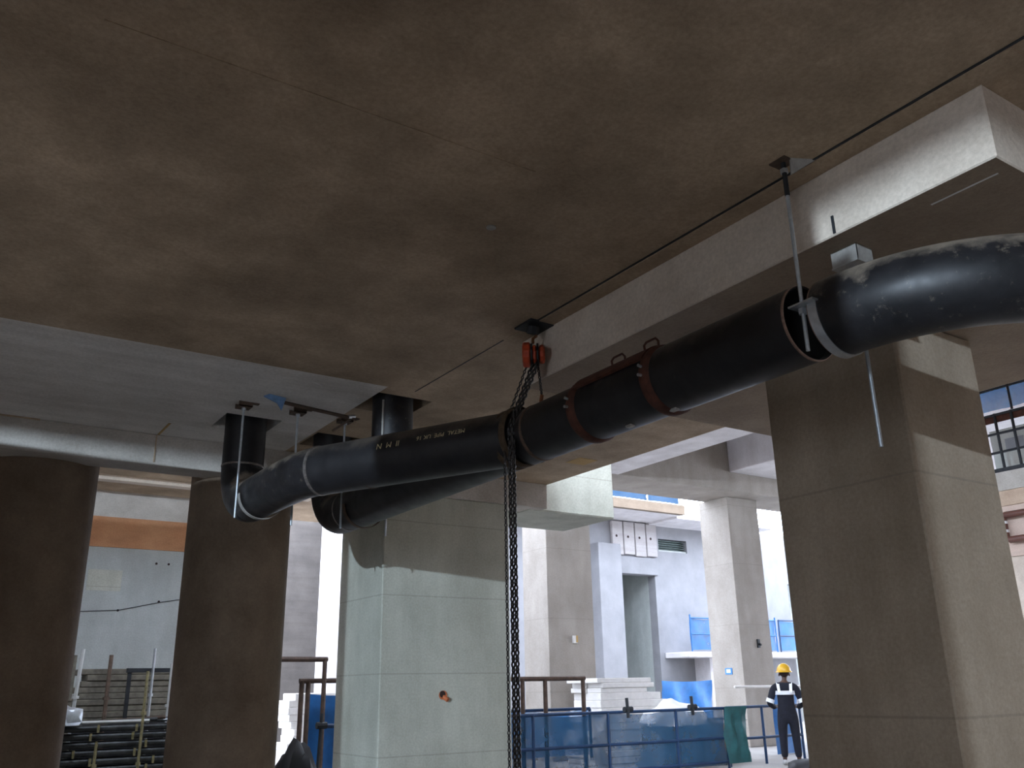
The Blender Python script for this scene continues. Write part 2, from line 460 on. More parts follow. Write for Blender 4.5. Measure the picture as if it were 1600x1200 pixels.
# deep recess behind the tall opening
box('recess_wall', (23.85, YF + 0.4, 0), (24.1, YF + 5, 6.2), 'grey_wall', wf)
box('recess_wall', (21.4, YF + 0.4, 0), (21.83, YF + 5, 6.2), 'grey_wall', wf)
box('recess_wall', (21.4, YF + 3.2, 0), (24.1, YF + 3.5, 6.2), 'grey_wall', wf)
box('recess_wall', (21.4, YF + 0.4, 6.0), (24.1, YF + 3.5, 6.4), 'grey_wall', wf)
box('recess_wall', (31.45, YF + 1.2, 0), (34, YF + 1.4, 6.4), 'grey_wall', wf)
box('ledge', (24.1, 24.7, 0.92 + E), (44, YF, 1.12 + E), 'pale_concrete', wf, 0.02)
box('ledge_pier', (25.6, 25.2, 0), (26.4, YF, 0.92 + E), 'pale_concrete', wf)
# louvred window
w1 = thing('window_1', (24.9, YF + 0.1, 4.93 + E), None, None); tag(w1, kind='structure')
box('frame', (24.14, YF + 0.05, 4.93 + E), (25.66, YF + 0.09, 4.99 + E), 'grey_wall', w1)
box('backing', (24.14, YF + 0.28, 4.93 + E), (25.66, YF + 0.30, 5.42 + E), 'louvre_green', w1)
for i in range(5):
    z = 5.01 + E + i * 0.085
    bm = box_bm((24.16, YF + 0.10, z), (25.64, YF + 0.24, z + 0.015))
    build('louvre', bm, 'louvre_green', w1)
# upper floor edge with its netting
us = thing('wall_upper', (20, 24.5, 5.95 + E), None, None); tag(us, kind='structure')
box('slab_edge', (12, 23.9, 5.97 + E), (23.65, 24.1, 6.32 + E), 'edge_render', us, 0.01)
box('slab', (12, 24.1, 5.97 + E), (23.6, 30, 6.25 + E), 'pale_concrete', us)
box('soffit_edge', (23.6, 24.3, 5.9 + E), (29.0, 26.4, 6.02 + E), 'pale_concrete', us)

wl3 = thing('wall_left_far', (1.5, 20, 0), None, None); tag(wl3, kind='structure')
box('wall_panel', (-12, 20, 0), (6.4, 20.3, 2.88 + E), 'grey_wall', wl3)
box('render_band', (-12, 19.95, 2.88 + E), (6.4, 20.3, 3.50 + E), 'orange_render', wl3)
box('wall_top', (-12, 20, 3.50 + E), (6.4, 20.3, 4.6 + E), 'beam_concrete', wl3)
box('patch', (2.95, 19.99, 2.0 + E), (3.6, 20.02, 2.42 + E), 'pier_concrete', wl3)
for x, z in ((4.25, 2.6), (4.5, 2.6), (4.38, 1.82), (3.6, 1.62)):
    tube('tie_hole', [(x, 19.99, z + E), (x, 20.01, z + E)], 0.025, 'hole_dark', wl3, 8)
tag(tube('crack_wire', [(2.9, 19.97, 1.58 + E), (3.6, 19.97, 1.62 + E), (4.38, 19.97, 1.80 + E), (5.2, 19.97, 1.95 + E)], 0.008, 'dark_steel', None, 6),
    'thin dark wire running up the grey wall between the two round columns', 'wire')
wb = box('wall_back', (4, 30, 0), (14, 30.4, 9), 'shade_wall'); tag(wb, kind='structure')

wr = thing('wall_right', (20, 6, 0), None, None); tag(wr, kind='structure')
box('wall_panel', (20, -6, 2.52 + E), (20.3, 11.6, 3.62 + E), 'pink_render', wr)
box('wall_panel', (20.05, -6, 0), (20.3, 11.6, 2.52 + E), 'panel_concrete', wr)
box('render_band', (19.95, -6, 3.62 + E), (20.3, 11.6, 3.95 + E), 'brown_render', wr)
box('wall_panel', (19.9, -6, 3.95 + E), (20.3, 11.6, 4.36 + E), 'beam_concrete', wr)
box('back_wall', (22.5, -6, 4.3 + E), (22.7, 11.6, 6.0 + E), 'grey_wall', wr)

# ------------------------------------------------------------------ unseen flood lamp and mast, added to cast the pipe shadows
LX, LY, LZ = -16.0, -6.0, 2.99 + E
fm = thing('added_lamp_mast', (LX, LY, 0), 'unseen added floodlight on a steel mast outside the slab edge', 'floodlight')
tube('mast', [(LX - 0.25, LY - 0.2, 0), (LX - 0.25, LY - 0.2, LZ + 0.2)], 0.05, 'old_steel', fm)
box('base', (LX - 0.6, LY - 0.55, 0), (LX + 0.1, LY + 0.15, 0.12), 'beam_concrete', fm, 0.02)
box('lamp_housing', (LX - 0.24, LY - 0.22, LZ - 0.2), (LX - 0.14, LY + 0.16, LZ + 0.2), 'lamp_black', fm, 0.02)
ld = bpy.data.lights.new('added_lamp_beam', 'SPOT')
ld.energy = FLOOD_WATT
ld.color = (0.72, 0.89, 1.08)
ld.spot_size = R(75); ld.spot_blend = 0.25
ld.shadow_soft_size = 0.10
lo = bpy.data.objects.new('added_lamp_beam', ld)
COL.objects.link(lo)
lo.parent = fm
lo.location = (0, 0, LZ)
lo.rotation_euler = (Vector((5, 4, 1.9 + E)) - Vector((LX, LY, LZ))).to_track_quat('-Z', 'Y').to_euler()

# ------------------------------------------------------------------ the welded pipe run
XR = 3.89
pr = thing('pipe_run', (XR, 6, ZPIPE - HZ), 'long welded black steel pipe run with two left risers, hung under the ceiling', 'pipe')
er = 0.42       # elbow radius
def riser_elbow(x, y, top):
    c = Vector((x, y - er, ZPIPE + er))
    pts = arc(c, (0, 1, 0), (0, 0, -1), er, 0, math.pi / 2, 16)
    tube('riser', [(x, y, top), (x, y, ZPIPE + er)], HZ, 'pipe_black', pr, 40)
    ring('weld_ring', (x, y, ZPIPE + er + 0.02), (0, 0, 1), HZ, 0.03, 'weld', pr, 0.006)
    build('elbow', tube_bm(pts, HZ, 40, False), 'pipe_dusty', pr, True)
    return y - er
K1 = (2.82, 7.62); K2 = (XR, 5.62)
y1 = riser_elbow(2.79, 9.46, ZS + 0.30)
y3 = riser_elbow(3.90, 9.70, ZS + 0.30)
bmp = tube_bm([(2.79, y1, ZPIPE), (2.80, 8.2, ZPIPE), (2.82, 7.75, ZPIPE), (2.86, 7.55, ZPIPE), (2.93, 7.40, ZPIPE)], HZ, 40, False)
build('bend', bmp, 'pipe_dusty', pr, True)
ring('weld_ring', (2.90, 7.45, ZPIPE), (0.45, -0.89, 0), HZ, 0.035, 'weld', pr, 0.006)
tube('branch_pipe', [(2.92, 7.42, ZPIPE), (XR + 0.02, 5.50, ZPIPE)], HZ, 'pipe_black', pr, 48, False)
ring('weld_ring', (3.17, 6.97, ZPIPE), (0.45, -0.89, 0), HZ, 0.02, 'rust_plate', pr, 0.004)
tube('straight_pipe', [(3.90, y3, ZPIPE), (XR, 5.9, ZPIPE)], HZ, 'pipe_black', pr, 48, False)
ring('weld_ring', (3.90, y3 - 0.22, ZPIPE), (0, 1, 0), HZ, 0.03, 'weld', pr, 0.006)
build('open_end_pipe', hollow_bm([(XR, 5.9, ZPIPE), (XR, 5.0, ZPIPE), (XR, 4.0, ZPIPE), (XR, 2.86, ZPIPE)], HZ, 0.012, 64), 'pipe_black', pr, True)
tube('pipe_lining', [(XR, 4.6, ZPIPE), (XR, 2.90, ZPIPE)], HZ - 0.014, 'pipe_inside', pr, 40, False)
build('pipe_stopper', tube_bm([(XR, 4.6, ZPIPE), (XR, 4.58, ZPIPE)], HZ - 0.013, 40), 'pipe_inside', pr)
ring('cut_edge', (XR, 2.864, ZPIPE), (0, 1, 0), HZ, 0.02, 'bare_edge', pr, 0.002, 64)
ring('weld_ring', (XR, 5.42, ZPIPE), (0.15, -0.98, 0), HZ, 0.06, 'rust_plate', pr, 0.004)
for x, y, z in ((XR - 0.02, 4.35, -1), (XR - 0.02, 3.92, -1)):
    box('lug', (x - 0.03, y - 0.03, ZPIPE - HZ - 0.010), (x + 0.01, y + 0.03, ZPIPE - HZ + 0.012), 'old_steel', pr, 0.004)

# stencilled lettering, wrapped upside down around the branch pipe
def wrapped_text(body, size, dist, ang, mat):
    cu_ = bpy.data.curves.new('lettering', 'FONT')
    cu_.body = body; cu_.size = size; cu_.align_x = 'LEFT'
    o = bpy.data.objects.new('lettering', cu_); COL.objects.link(o)
    dg = bpy.context.evaluated_depsgraph_get()
    me = bpy.data.meshes.new_from_object(o.evaluated_get(dg))
    bpy.data.objects.remove(o); bpy.data.curves.remove(cu_)
    bm = bmesh.new(); bm.from_mesh(me); bpy.data.meshes.remove(me)
    a = Vector((2.92, 7.42, ZPIPE)); b = Vector((XR + 0.02, 5.50, ZPIPE))
    d = (b - a).normalized()
    n = Vector((d.y, -d.x, 0));
    if n.x > 0: n = -n                      # faces the viewer's side
    for v in bm.verts:
        s = dist - v.co.x
        th = ang - v.co.y / HZ
        v.co = a + d * s + (n * math.cos(th) + Vector((0, 0, 1)) * math.sin(th)) * (HZ + 0.0015)
    return tag(build('lettering', bm, mat, pr), kind='stuff')
wrapped_text('METAL  PIPE  UK 16', 0.055, 1.62, 0.42, 'pipe_yellow')
wrapped_text('II  M  N', 0.075, 0.98, 0.40, 'pipe_yellow')

# pipe alignment clamp: rusty saddle, two strap bands, two handles, bolts
cp = thing('pipe_clamp', (XR, 4.4, ZPIPE + HZ), 'rusty saddle clamp with two lifting handles strapped on the pipe', 'clamp')
def shell(y0, y1, t0, t1, r, th, mat, name):
    bm = bmesh.new(); n = 14; rows = []
    for rr in (r, r + th):
        for y in (y0, y1):
            rows.append([bm.verts.new((XR + rr * math.cos(t0 + (t1 - t0) * i / n), y, ZPIPE + rr * math.sin(t0 + (t1 - t0) * i / n))) for i in range(n + 1)])
    a, b, c, d = rows
    for i in range(n):
        for p, q in ((a, b), (b, d), (d, c), (c, a)):
            bm.faces.new((p[i], p[i + 1], q[i + 1], q[i]))
    bm.faces.new((a[0], b[0], d[0], c[0])); bm.faces.new((a[n], b[n], d[n], c[n]))
    return build(name, bm, mat, cp, True)
shell(4.00, 4.74, R(55), R(150), HZ + 0.006, 0.02, 'rust', 'saddle')
for y in (3.98, 4.76):
    ring('strap_band', (XR, y, ZPIPE), (0, 1, 0), HZ + 0.004, 0.10, 'rust', cp, 0.012)
    for k, t in enumerate((168, 182)):
        p = Vector((XR + (HZ + 0.02) * math.cos(R(t)), y, ZPIPE + (HZ + 0.02) * math.sin(R(t))))
        q = p + Vector((math.cos(R(t)), 0, math.sin(R(t)))) * 0.03
        tube('bolt', [p, q], 0.010, 'galvanised', cp, 6)
for y in (4.08, 4.42):
    z = ZPIPE + HZ + 0.01
    tube('handle', [(XR - 0.04, y + 0.06, z), (XR - 0.045, y + 0.065, z + 0.055), (XR - 0.04, y + 0.045, z + 0.075), (XR - 0.04, y - 0.045, z + 0.075), (XR - 0.035, y - 0.065, z + 0.05), (XR - 0.03, y - 0.06, z)], 0.008, 'rust', cp, 8)

# the right-hand bend
bd = thing('pipe_bend', (4.4, 2.2, ZPIPE - HZ), 'dusty black steel pipe bend sweeping out of the picture on the right', 'pipe')
RB = 0.95
pts = [(XR + 0.045, 2.735, ZPIPE - 0.01), (XR + 0.045, 2.69, ZPIPE - 0.01)] + [tuple(p) for p in arc((XR + 0.045 + RB, 2.67, ZPIPE - 0.01), (-1, 0, 0), (0, -1, 0), RB, 0.03, math.pi / 2, 24)] + [(7.5, 2.67 - RB, ZPIPE - 0.01)]
build('bend', hollow_bm(pts, HZ, 0.012, 56), 'pipe_dusty', bd, True)
ring('cut_edge', (XR + 0.045, 2.733, ZPIPE - 0.01), (0, 1, 0), HZ, 0.016, 'bare_edge', bd, 0.001, 56)

# stub riser that ends above the branch
st = thing('pipe_stub', (3.87, 8.02, 2.3 + E), 'short vertical pipe stub coming out of the ceiling above the long pipe', 'pipe')
build('stub', hollow_bm([(3.87, 8.02, ZS + 0.3), (3.87, 8.02, 2.6 + E), (3.87, 8.02, 2.28 + E)], HZ - 0.01, 0.012, 40), 'pipe_dusty', st, True)
ring('bare_rim', (3.87, 8.02, 2.29 + E), (0, 0, 1), HZ - 0.01, 0.04, 'weld', st, 0.004)
tube('seam', [(3.70, 7.89, ZS - 0.01), (3.70, 7.89, 2.3 + E)], 0.012, 'old_steel', st, 8)

# ------------------------------------------------------------------ hangers
def hanger(label, x, y, top, bottom, plate, group=None):
    h = thing('pipe_hanger', (x, y, bottom), label, 'hanger', group)
    tube('rod', [(x, y, top), (x, y, bottom)], 0.011, 'zinc_rod', h, 10)
    tube('nut', [(x, y, top - 0.075), (x, y, top - 0.05)], 0.024, 'galvanised', h, 6, smooth=False)
    if plate == 'channel':          # inverted U bracket of rusty plate
        s = 0.07
        box('bracket_web', (x - s, y - s, top - 0.05), (x + s, y + s, top - 0.04), 'rust_plate', h)
        box('bracket_side', (x - s, y - s, top - 0.05), (x + s, y - s + 0.008, top), 'rust_plate', h)
        box('bracket_side', (x - s, y + s - 0.008, top - 0.05), (x + s, y + s, top), 'rust_plate', h)
        box('bracket_foot', (x + s, y - s, top - 0.01), (x + s + 0.07, y - s + 0.05, top), 'rust_plate', h)
    elif plate == 'angle':
        bm = box_bm((x - 0.075, y - 0.085, top - 0.10), (x - 0.065, y + 0.085, top))
        build('bracket_side', bm, 'old_steel', h)
        box('bracket_side', (x - 0.075, y - 0.085, top - 0.10), (x + 0.075, y - 0.075, top), 'old_steel', h)
        box('bracket_web', (x - 0.085, y - 0.09, top - 0.11), (x + 0.08, y + 0.085, top - 0.10), 'old_steel', h)
        tube('nut', [(x, y, top - 0.135), (x, y, top - 0.11)], 0.026, 'galvanised', h, 6, smooth=False)
    else:                           # triangular gusset
        bm = bmesh.new()
        f = [bm.verts.new(p) for p in ((x, y - 0.05, top), (x + 0.14, y - 0.12, top), (x + 0.02, y - 0.03, top - 0.09))]
        g = [bm.verts.new(v.co + Vector((0.006, 0.012, 0))) for v in f]
        bm.faces.new(f); bm.faces.new(g[::-1])
        for i in range(3): bm.faces.new((f[i], f[(i + 1) % 3], g[(i + 1) % 3], g[i]))
        build('gusset', bm, 'old_steel', h)
        box('ceiling_plate', (x - 0.05, y - 0.05, top - 0.008), (x + 0.05, y + 0.06, top), 'rust_plate', h)
        tube('sleeve', [(x, y, top), (x, y, top - 0.22)], 0.014, 'dark_steel', h, 8)
    return h
h1 = hanger('thin galvanised rod hanger in front of the open pipe end', 3.74, 2.78, ZS, 1.65 + E, 'gusset')
h2 = hanger('rod hanger behind the right pipe bend, hanging down past the column', 4.27, 2.79, ZP, 1.20 + E, 'angle')
# clevis strap under the bend, carried by the front hanger
def strap(parent, y, xc, r, w, t0, t1, mat):
    bm = bmesh.new(); n = 24; rows = []
    for rr in (r, r + 0.006):
        for yy in (y - w / 2, y + w / 2):
            rows.append([bm.verts.new((xc + rr * math.cos(t0 + (t1 - t0) * i / n), yy, ZPIPE - 0.01 + rr * math.sin(t0 + (t1 - t0) * i / n))) for i in range(n + 1)])
    a, b, c, d = rows
    for i in range(n):
        for p, q in ((a, b), (b, d), (d, c), (c, a)):
            bm.faces.new((p[i], p[i + 1], q[i + 1], q[i]))
    bm.faces.new((a[0], b[0], d[0], c[0])); bm.faces.new((a[n], b[n], d[n], c[n]))
    return build('strap', bm, mat, parent, True)
strap(h1, 2.70, XR + 0.045, HZ + 0.003, 0.055, R(172), R(350), 'galvanised')
box('strap_ear', (3.67, 2.66, ZPIPE + 0.02), (3.80, 2.82, ZPIPE + 0.03), 'galvanised', h1)
tube('nut', [(3.74, 2.78, ZPIPE - 0.01), (3.74, 2.78, ZPIPE + 0.02)], 0.024, 'galvanised', h1, 6, smooth=False)
a1 = hanger('rod hanger left of the left pipe elbow', 2.54, 8.74, ZS, 1.62 + E, 'channel')
a2 = hanger('rod hanger between the left elbow and the stub, second from the left', 3.09, 8.67, ZS, 1.58 + E, 'channel')
a3 = hanger('short-looking rod hanger beside the pipe stub, third from the left', 3.64, 8.72, ZS, 1.60 + E, 'channel')
a4 = hanger('rod hanger behind the pipes whose tip shows below them', 4.16, 8.72, ZS, 1.56 + E, 'channel')
strap(a1, 8.72, 2.79, HZ + 0.012, 0.06, R(180), R(360), 'old_steel')
strap(a3, 8.72, 3.90, HZ + 0.012, 0.06, R(180), R(360), 'rust_plate')

# strut bracket on the soffit
sb = thing('strut_bracket', (2.9, 8.35, ZS - 0.12), 'blue-grey steel strut bracket bolted flat under the ceiling near the risers', 'bracket')
sx0, sy0, sx1, sy1 = 2.75, 8.36, 3.66, 8.46
tube('strut', [(sx0, sy0, ZS - 0.045), (sx1, sy1, ZS - 0.075)], 0.02, 'rust_plate', sb, 4, smooth=False)
bm = bmesh.new()
f = [bm.verts.new(p) for p in ((2.60, 8.31, ZS - 0.03), (2.66, 8.31, ZS), (2.84, 8.34, ZS - 0.005), (2.80, 8.34, ZS - 0.14), (2.75, 8.34, ZS - 0.07))]
g = [bm.verts.new(v.co + Vector((0.01, 0.03, 0))) for v in f]
bm.faces.new(f); bm.faces.new(g[::-1])
for i in range(5): bm.faces.new((f[i], f[(i + 1) % 5], g[(i + 1) % 5], g[i]))
build('end_plate', bm, 'blue_strut', sb)
tube('brace', [(3.60, 8.45, ZS - 0.08), (3.45, 8.6, ZS - 0.20)], 0.012, 'rust_plate', sb, 6)
tube('clip', [(3.56, 8.44, ZS - 0.07), (3.64, 8.46, ZS - 0.05)], 0.022, 'galvanised', sb, 6, smooth=False)
tag(tube('wire_end', [(2.90, 7.74, ZS), (2.93, 7.74, ZS - 0.012), (2.99, 7.78, ZS - 0.008)], 0.006, 'white_board', None, 6),
    'tiny bright wire end sticking out of the ceiling above the blue bracket', 'wire')

# ------------------------------------------------------------------ chain hoist
HX, HY = 3.89, 5.50
ho = thing('chain_hoist', (HX, HY, 2.30 + E), 'red-orange hand chain hoist hanging from the ceiling over the long pipe', 'hoist')
HB = 2.54 + E          # body centre
bm = box_bm((HX - 0.10, HY - 0.12, ZS - 0.02), (HX + 0.14, HY + 0.12, ZS), 0.004); build('ceiling_plate', bm, 'dark_steel', ho)
bm = tube_bm([(HX, HY - 0.02, ZS - 0.02), (HX, HY, ZS - 0.08)], 0.05, 8); build('eye_bolt', bm, 'dark_steel', ho)
tube('top_hook', [(HX, HY, HB + 0.10), (HX, HY, HB + 0.14), (HX + 0.035, HY, HB + 0.17), (HX + 0.035, HY, HB + 0.205), (HX, HY, HB + 0.225), (HX - 0.03, HY, HB + 0.20)], 0.013, 'hook_brown', ho, 8)
ax = Vector((0.80, -0.6, 0)).normalized()        # wheel axis, roughly across the view
c0 = Vector((HX, HY, HB))
def disc(name, s0, s1, r, mat, n=10, rot=0):
    bm = tube_bm([c0 + ax * s0, c0 + ax * (s0 + 0.012), c0 + ax * (s1 - 0.012), c0 + ax * s1], 0, n, True, radii=[r - 0.015, r, r, r - 0.015])
    return build(name, bm, mat, ho, False)
disc('wheel_cover', -0.085, -0.02, 0.105, 'hoist_red', 12)
disc('side_plate', -0.018, -0.008, 0.100, 'dark_steel', 8)
disc('body', -0.008, 0.03, 0.085, 'hoist_red', 8)
disc('side_plate', 0.032, 0.042, 0.100, 'dark_steel', 8)
disc('gear_cover', 0.045, 0.095, 0.078, 'hoist_red', 12)
def chain(name, pts, L, wire, parent, mat='chain_steel'):
    """links of alternating turn along a polyline, joined into one strand"""
    pts = [Vector(p) for p in pts]
    bm = bmesh.new()
    pitch = L - 2.2 * wire
    seg = 0; t = 0.0; k = 0
    lens = [(b - a).length for a, b in zip(pts, pts[1:])]
    total = sum(lens); s = 0.0
    while s < total:
        acc = 0
        for i, l in enumerate(lens):
            if s <= acc + l: break
            acc += l
        d = (pts[i + 1] - pts[i]).normalized()
        p = pts[i] + d * (s - acc)
        u, w = frame_of(d)
        side = u if k % 2 else w
        nrm = d.cross(side)
        w2 = L * 0.30
        loop = []
        for j in range(8):
            a = 2 * math.pi * j / 8
            loop.append((p + d * (math.sin(a) * (L / 2 - wire)) + side * (math.cos(a) * (w2 - wire * 0.5)), (d * math.sin(a) + side * math.cos(a)).normalized()))
        rings = []
        for q, o in loop:
            rings.append([bm.verts.new(q + (o * math.cos(b) + nrm * math.sin(b)) * wire) for b in (0, math.pi / 2, math.pi, 3 * math.pi / 2)])
        for j in range(8):
            A, B = rings[j], rings[(j + 1) % 8]
            for m in range(4):
                bm.faces.new((A[m], A[(m + 1) % 4], B[(m + 1) % 4], B[m]))
        s += pitch; k += 1
    return build(name, bm, mat, parent)
ZEND = 0.25
def drape(dx, dy):
    return [c0 + Vector((dx * 0.6, dy, -0.09)), Vector((XR - HZ + 0.005 + dx * 0.35, 5.52 + dy, ZPIPE + 0.06)), Vector((XR - HZ - 0.005 + dx * 0.35, 5.52 + dy, ZPIPE)), Vector((XR - HZ - 0.005 + dx * 0.35, 5.52 + dy, ZEND))]
chain('hand_chain', drape(-0.06, 0.045), 0.04, 0.0055, ho)
chain('load_chain', drape(-0.02, -0.005), 0.058, 0.0092, ho)
chain('load_chain', drape(0.02, -0.035), 0.058, 0.0092, ho)
chain('short_chain', [c0 + Vector((0.045, 0, -0.08)), Vector((HX + 0.06, HY - 0.02, ZPIPE + HZ + 0.10))], 0.04, 0.006, ho)
tube('bottom_hook', [(HX + 0.06, HY - 0.02, ZPIPE + HZ + 0.11), (HX + 0.05, HY - 0.02, ZPIPE + HZ + 0.06), (HX + 0.08, HY - 0.02, ZPIPE + HZ + 0.025), (HX + 0.11, HY - 0.02, ZPIPE + HZ + 0.05)], 0.016, 'hook_brown', ho, 8)
# lifting sling choked round the pipe
sl = thing('lifting_sling', (XR - 0.05, 5.55, ZPIPE + HZ), 'worn brown webbing sling wrapped round the pipe below the hoist', 'sling')
for dy in (0.05, -0.06):
    ring('sling_band', (XR - 0.06, 5.66 + dy, ZPIPE), (0.2, -0.97, 0), HZ + 0.014, 0.07, 'sling', sl, 0.010)
bm = box_bm((HX + 0.02, HY - 0.06, ZPIPE + HZ - 0.01), (HX + 0.14, HY + 0.05, ZPIPE + HZ + 0.045), 0.01); build('sling_eye', bm, 'sling', sl)

# ------------------------------------------------------------------ small things on the columns
oh = thing('conduit_stub', (5.95, 10.40, 0.0 - 0.12 + E), 'small orange conduit hole in the wide greenish pier', 'conduit')
ZH = -0.08 + E
tube('sleeve', [(5.83, 10.43, ZH), (5.83, 10.405, ZH)], 0.055, 'conduit_orange', oh, 14)
tube('hole', [(5.82, 10.41, ZH + 0.01), (5.82, 10.402, ZH + 0.01)], 0.042, 'hole_dark', oh, 12)
tube('stub', [(5.84, 10.42, ZH - 0.02), (5.87, 10.36, ZH - 0.06)], 0.028, 'conduit_orange', oh, 8)
jb = thing('junction_box', (12.95, 16.95, 0.75 + E), 'tiny pale junction box on the far column right of the chain', 'box')
box('case', (12.90, 16.93, 0.93 + E), (13.02, 17.0, 1.10 + E), 'white_board', jb, 0.01)
box('cover', (12.97, 16.92, 0.95 + E), (13.02, 16.93, 1.10 + E), 'ochre_patch', jb)
j2 = thing('pipe_bracket', (19.1, 16.95, 0.9 + E), 'small dark bracket on the shaded face of the daylit column', 'bracket')
box('plate', (19.08, 16.96, 0.88 + E), (19.16, 17.0, 1.10 + E), 'dark_steel', j2)
tube('pin', [(19.12, 16.98, 0.98 + E), (19.12, 16.9, 0.95 + E)], 0.03, 'dark_steel', j2, 8)
sg = thing('notice_tag', (18.44, 17.45, 0.25 + E), 'small blue square tag on the bright face of the daylit column', 'tag')
box('plate', (18.44, 17.38, 0.22 + E), (18.46, 17.62, 0.38 + E), 'tag_blue', sg)
box('print', (18.435, 17.43, 0.26 + E), (18.44, 17.57, 0.35 + E), 'tag_white', sg)

# ------------------------------------------------------------------ netting and railings
def net_panel_bm(p0, p1, z0, z1, nx=14, nz=6, sag=0.05, amp=0.04, thick=0.006):
    bm = bmesh.new()
    p0 = Vector((*p0, 0)); p1 = Vector((*p1, 0)); d = (p1 - p0); n = Vector((-d.y, d.x, 0)).normalized()
    rows = []
    for j in range(nz + 1):
        row = []
        for i in range(nx + 1):
            t = i / nx; u = j / nz
            z = z0 + (z1 - z0) * u - sag * math.sin(math.pi * t) * u + 0.3 * sag * math.sin(math.pi * t) * (1 - u)
            p = p0 + d * t + n * (amp * math.sin(6.3 * t * 2 + 3 * u) * math.sin(math.pi * u) + random.uniform(-.3, .3) * amp)
            row.append(bm.verts.new((p.x, p.y, z)))
        rows.append(row)
    for a, b in zip(rows, rows[1:]):
        for i in range(nx):
            bm.faces.new((a[i], a[i + 1], b[i + 1], b[i]))
    return bm
def fence(label, pts, z0, z1, mat, postmat, rails, name='safety_fence', posts_up=0.1, cat='fence', r=0.028, group=None):
    c = (Vector((*pts[0], 0)) + Vector((*pts[-1], 0))) / 2
    f_ = thing(name, (c.x, c.y, z0), label, cat, group)
    for p in pts:
        tube('post', [(p[0], p[1], z0), (p[0], p[1], z1 + posts_up)], r, postmat, f_, 8)
    for a, b in zip(pts, pts[1:]):
        for z in rails:
            tube('rail', [(a[0], a[1], z), (b[0], b[1], z)], r, postmat, f_, 8)
        if mat:
            build('net', net_panel_bm((a[0], a[1] + 0.04), (b[0], b[1] + 0.04), z0 + 0.05, z1), mat, f_, True)
    return f_
ft = -0.46 + E
fence('long low fence of dark blue netting across the site behind the chain', [(7.6, 13.35), (9.2, 13.3), (10.8, 13.25), (12.4, 13.2), (13.7, 13.2)], 0, ft, 'dull_net', 'blue_rail', (ft, 0.55, 0.12), posts_up=0.02)
fence('open end of the low railing beside the worker', [(13.95, 13.4), (15.0, 13.42), (16.2, 13.45)], 0, ft, None, 'blue_rail', (ft, 0.5), 'railing', 0.0, 'railing')
tag(build('folded_net', net_panel_bm((13.55, 13.05), (14.15, 13.05), 0.1, ft + 0.03, 6, 6, 0.0, 0.08), 'green_tarp', None, True), 'dark teal sheet folded over the low fence left of the worker', 'sheet')
fence('bright blue netting hung behind the long low fence, nearest the pier', [(8.0, 13.9), (9.4, 13.9), (10.9, 13.9)], 0.3, -0.40 + E, 'blue_net', 'blue_rail', (-0.40 + E,), 'safety_net', 0.0)
fence('blue safety net with rails on the far ledge left of the daylit column', [(24.35, 24.8), (25.75, 24.8), (27.3, 24.8), (29.0, 24.8)], 1.13 + E, 2.33 + E, 'blue_net', 'blue_tarp', (1.75 + E, 2.33 + E), 'safety_net', 0.12)
fence('blue safety net on the far ledge right of the daylit column', [(29.2, 24.8), (31.0, 24.8), (32.6, 24.8)], 1.13 + E, 2.35 + E, 'blue_net', 'blue_rail', (1.75 + E, 2.35 + E), 'safety_net', 0.0)
fence('pale blue netting along the upper floor edge under the roof beam', [(17.8, 24.0), (20.1, 24.0), (21.9, 24.0), (23.5, 24.0)], 6.32 + E, 7.25 + E, 'thick_net', 'pale_pole', (7.2 + E,), 'safety_net', 0.05)
tag(build('blue_sheet', net_panel_bm((22.2, 24.2), (24.6, 24.2), 0.0, 0.12 + E, 16, 8, 0.04, 0.08), 'blue_tarp', None, True), 'flat blue sheet hung behind the stack of white boards', 'sheet')
tag(build('blue_sheet', net_panel_bm((25.75, 24.0), (27.0, 24.0), 0.0, 0.12 + E, 10, 8, 0.04, 0.08), 'dull_net', None, True), 'dull blue sheet hung beside the daylit column at its left foot', 'sheet')
fence('thin scaffold poles between the two far blue sheets', [(25.0, 23.6), (25.5, 23.6)], 0, 0.5 + E, None, 'timber', (0.2 + E, 1.0), 'pole_scaffold', 0.0, 'scaffold')
tag(build('blue_sheet', net_panel_bm((17.05, 14.9), (17.9, 14.9), 0.0, -0.02 + E - 0.1, 6, 6, 0.02, 0.04), 'blue_tarp', None, True), 'small bright blue sheet beside the worker\'s shoulder', 'sheet')
tag(tube('pale_rail', [(15.9, 14.95, -0.08 + E), (18.2, 14.95, -0.10 + E)], 0.03, 'white_board', None, 8), 'pale rail behind the worker', 'rail')

def goal(label, x0, x1, y, z, mids=(), name='barrier_frame', r=0.04):
    g_ = thing(name, ((x0 + x1) / 2, y, 0), label, 'barrier')
    for x in (x0, x1, *mids):
        tube('post', [(x, y, 0), (x, y, z)], r, 'brown_steel', g_, 8)
    tube('top_rail', [(x0 - r, y, z), (x1 + r, y, z)], r, 'brown_steel', g_, 8)
    return g_
goal('brown steel barrier frame standing behind the low fence near the chain', 8.75, 10.42, 13.45, 0.13 + E, (9.1, 9.58))
goal('tall rusty pipe frame in the gap between round column and pier', 4.55, 5.69, 14.0, 0.47 + E)
goal('lower rusty pipe frame in front of the blue sheet left of the pier', 5.42, 6.4, 14.25, 0.15 + E, (5.53,))
tag(build('blue_sheet', net_panel_bm((5.70, 14.6), (6.6, 14.6), 0.0, -0.05 + E, 8, 8, 0.03, 0.06), 'blue_tarp', None, True), 'bright blue sheet behind the rusty frames left of the pier', 'sheet')
cpj = thing('coupler_pole', (5.55, 13.6, 0), 'dark short pole with a coupler before the blue sheet left of the pier', 'pole')
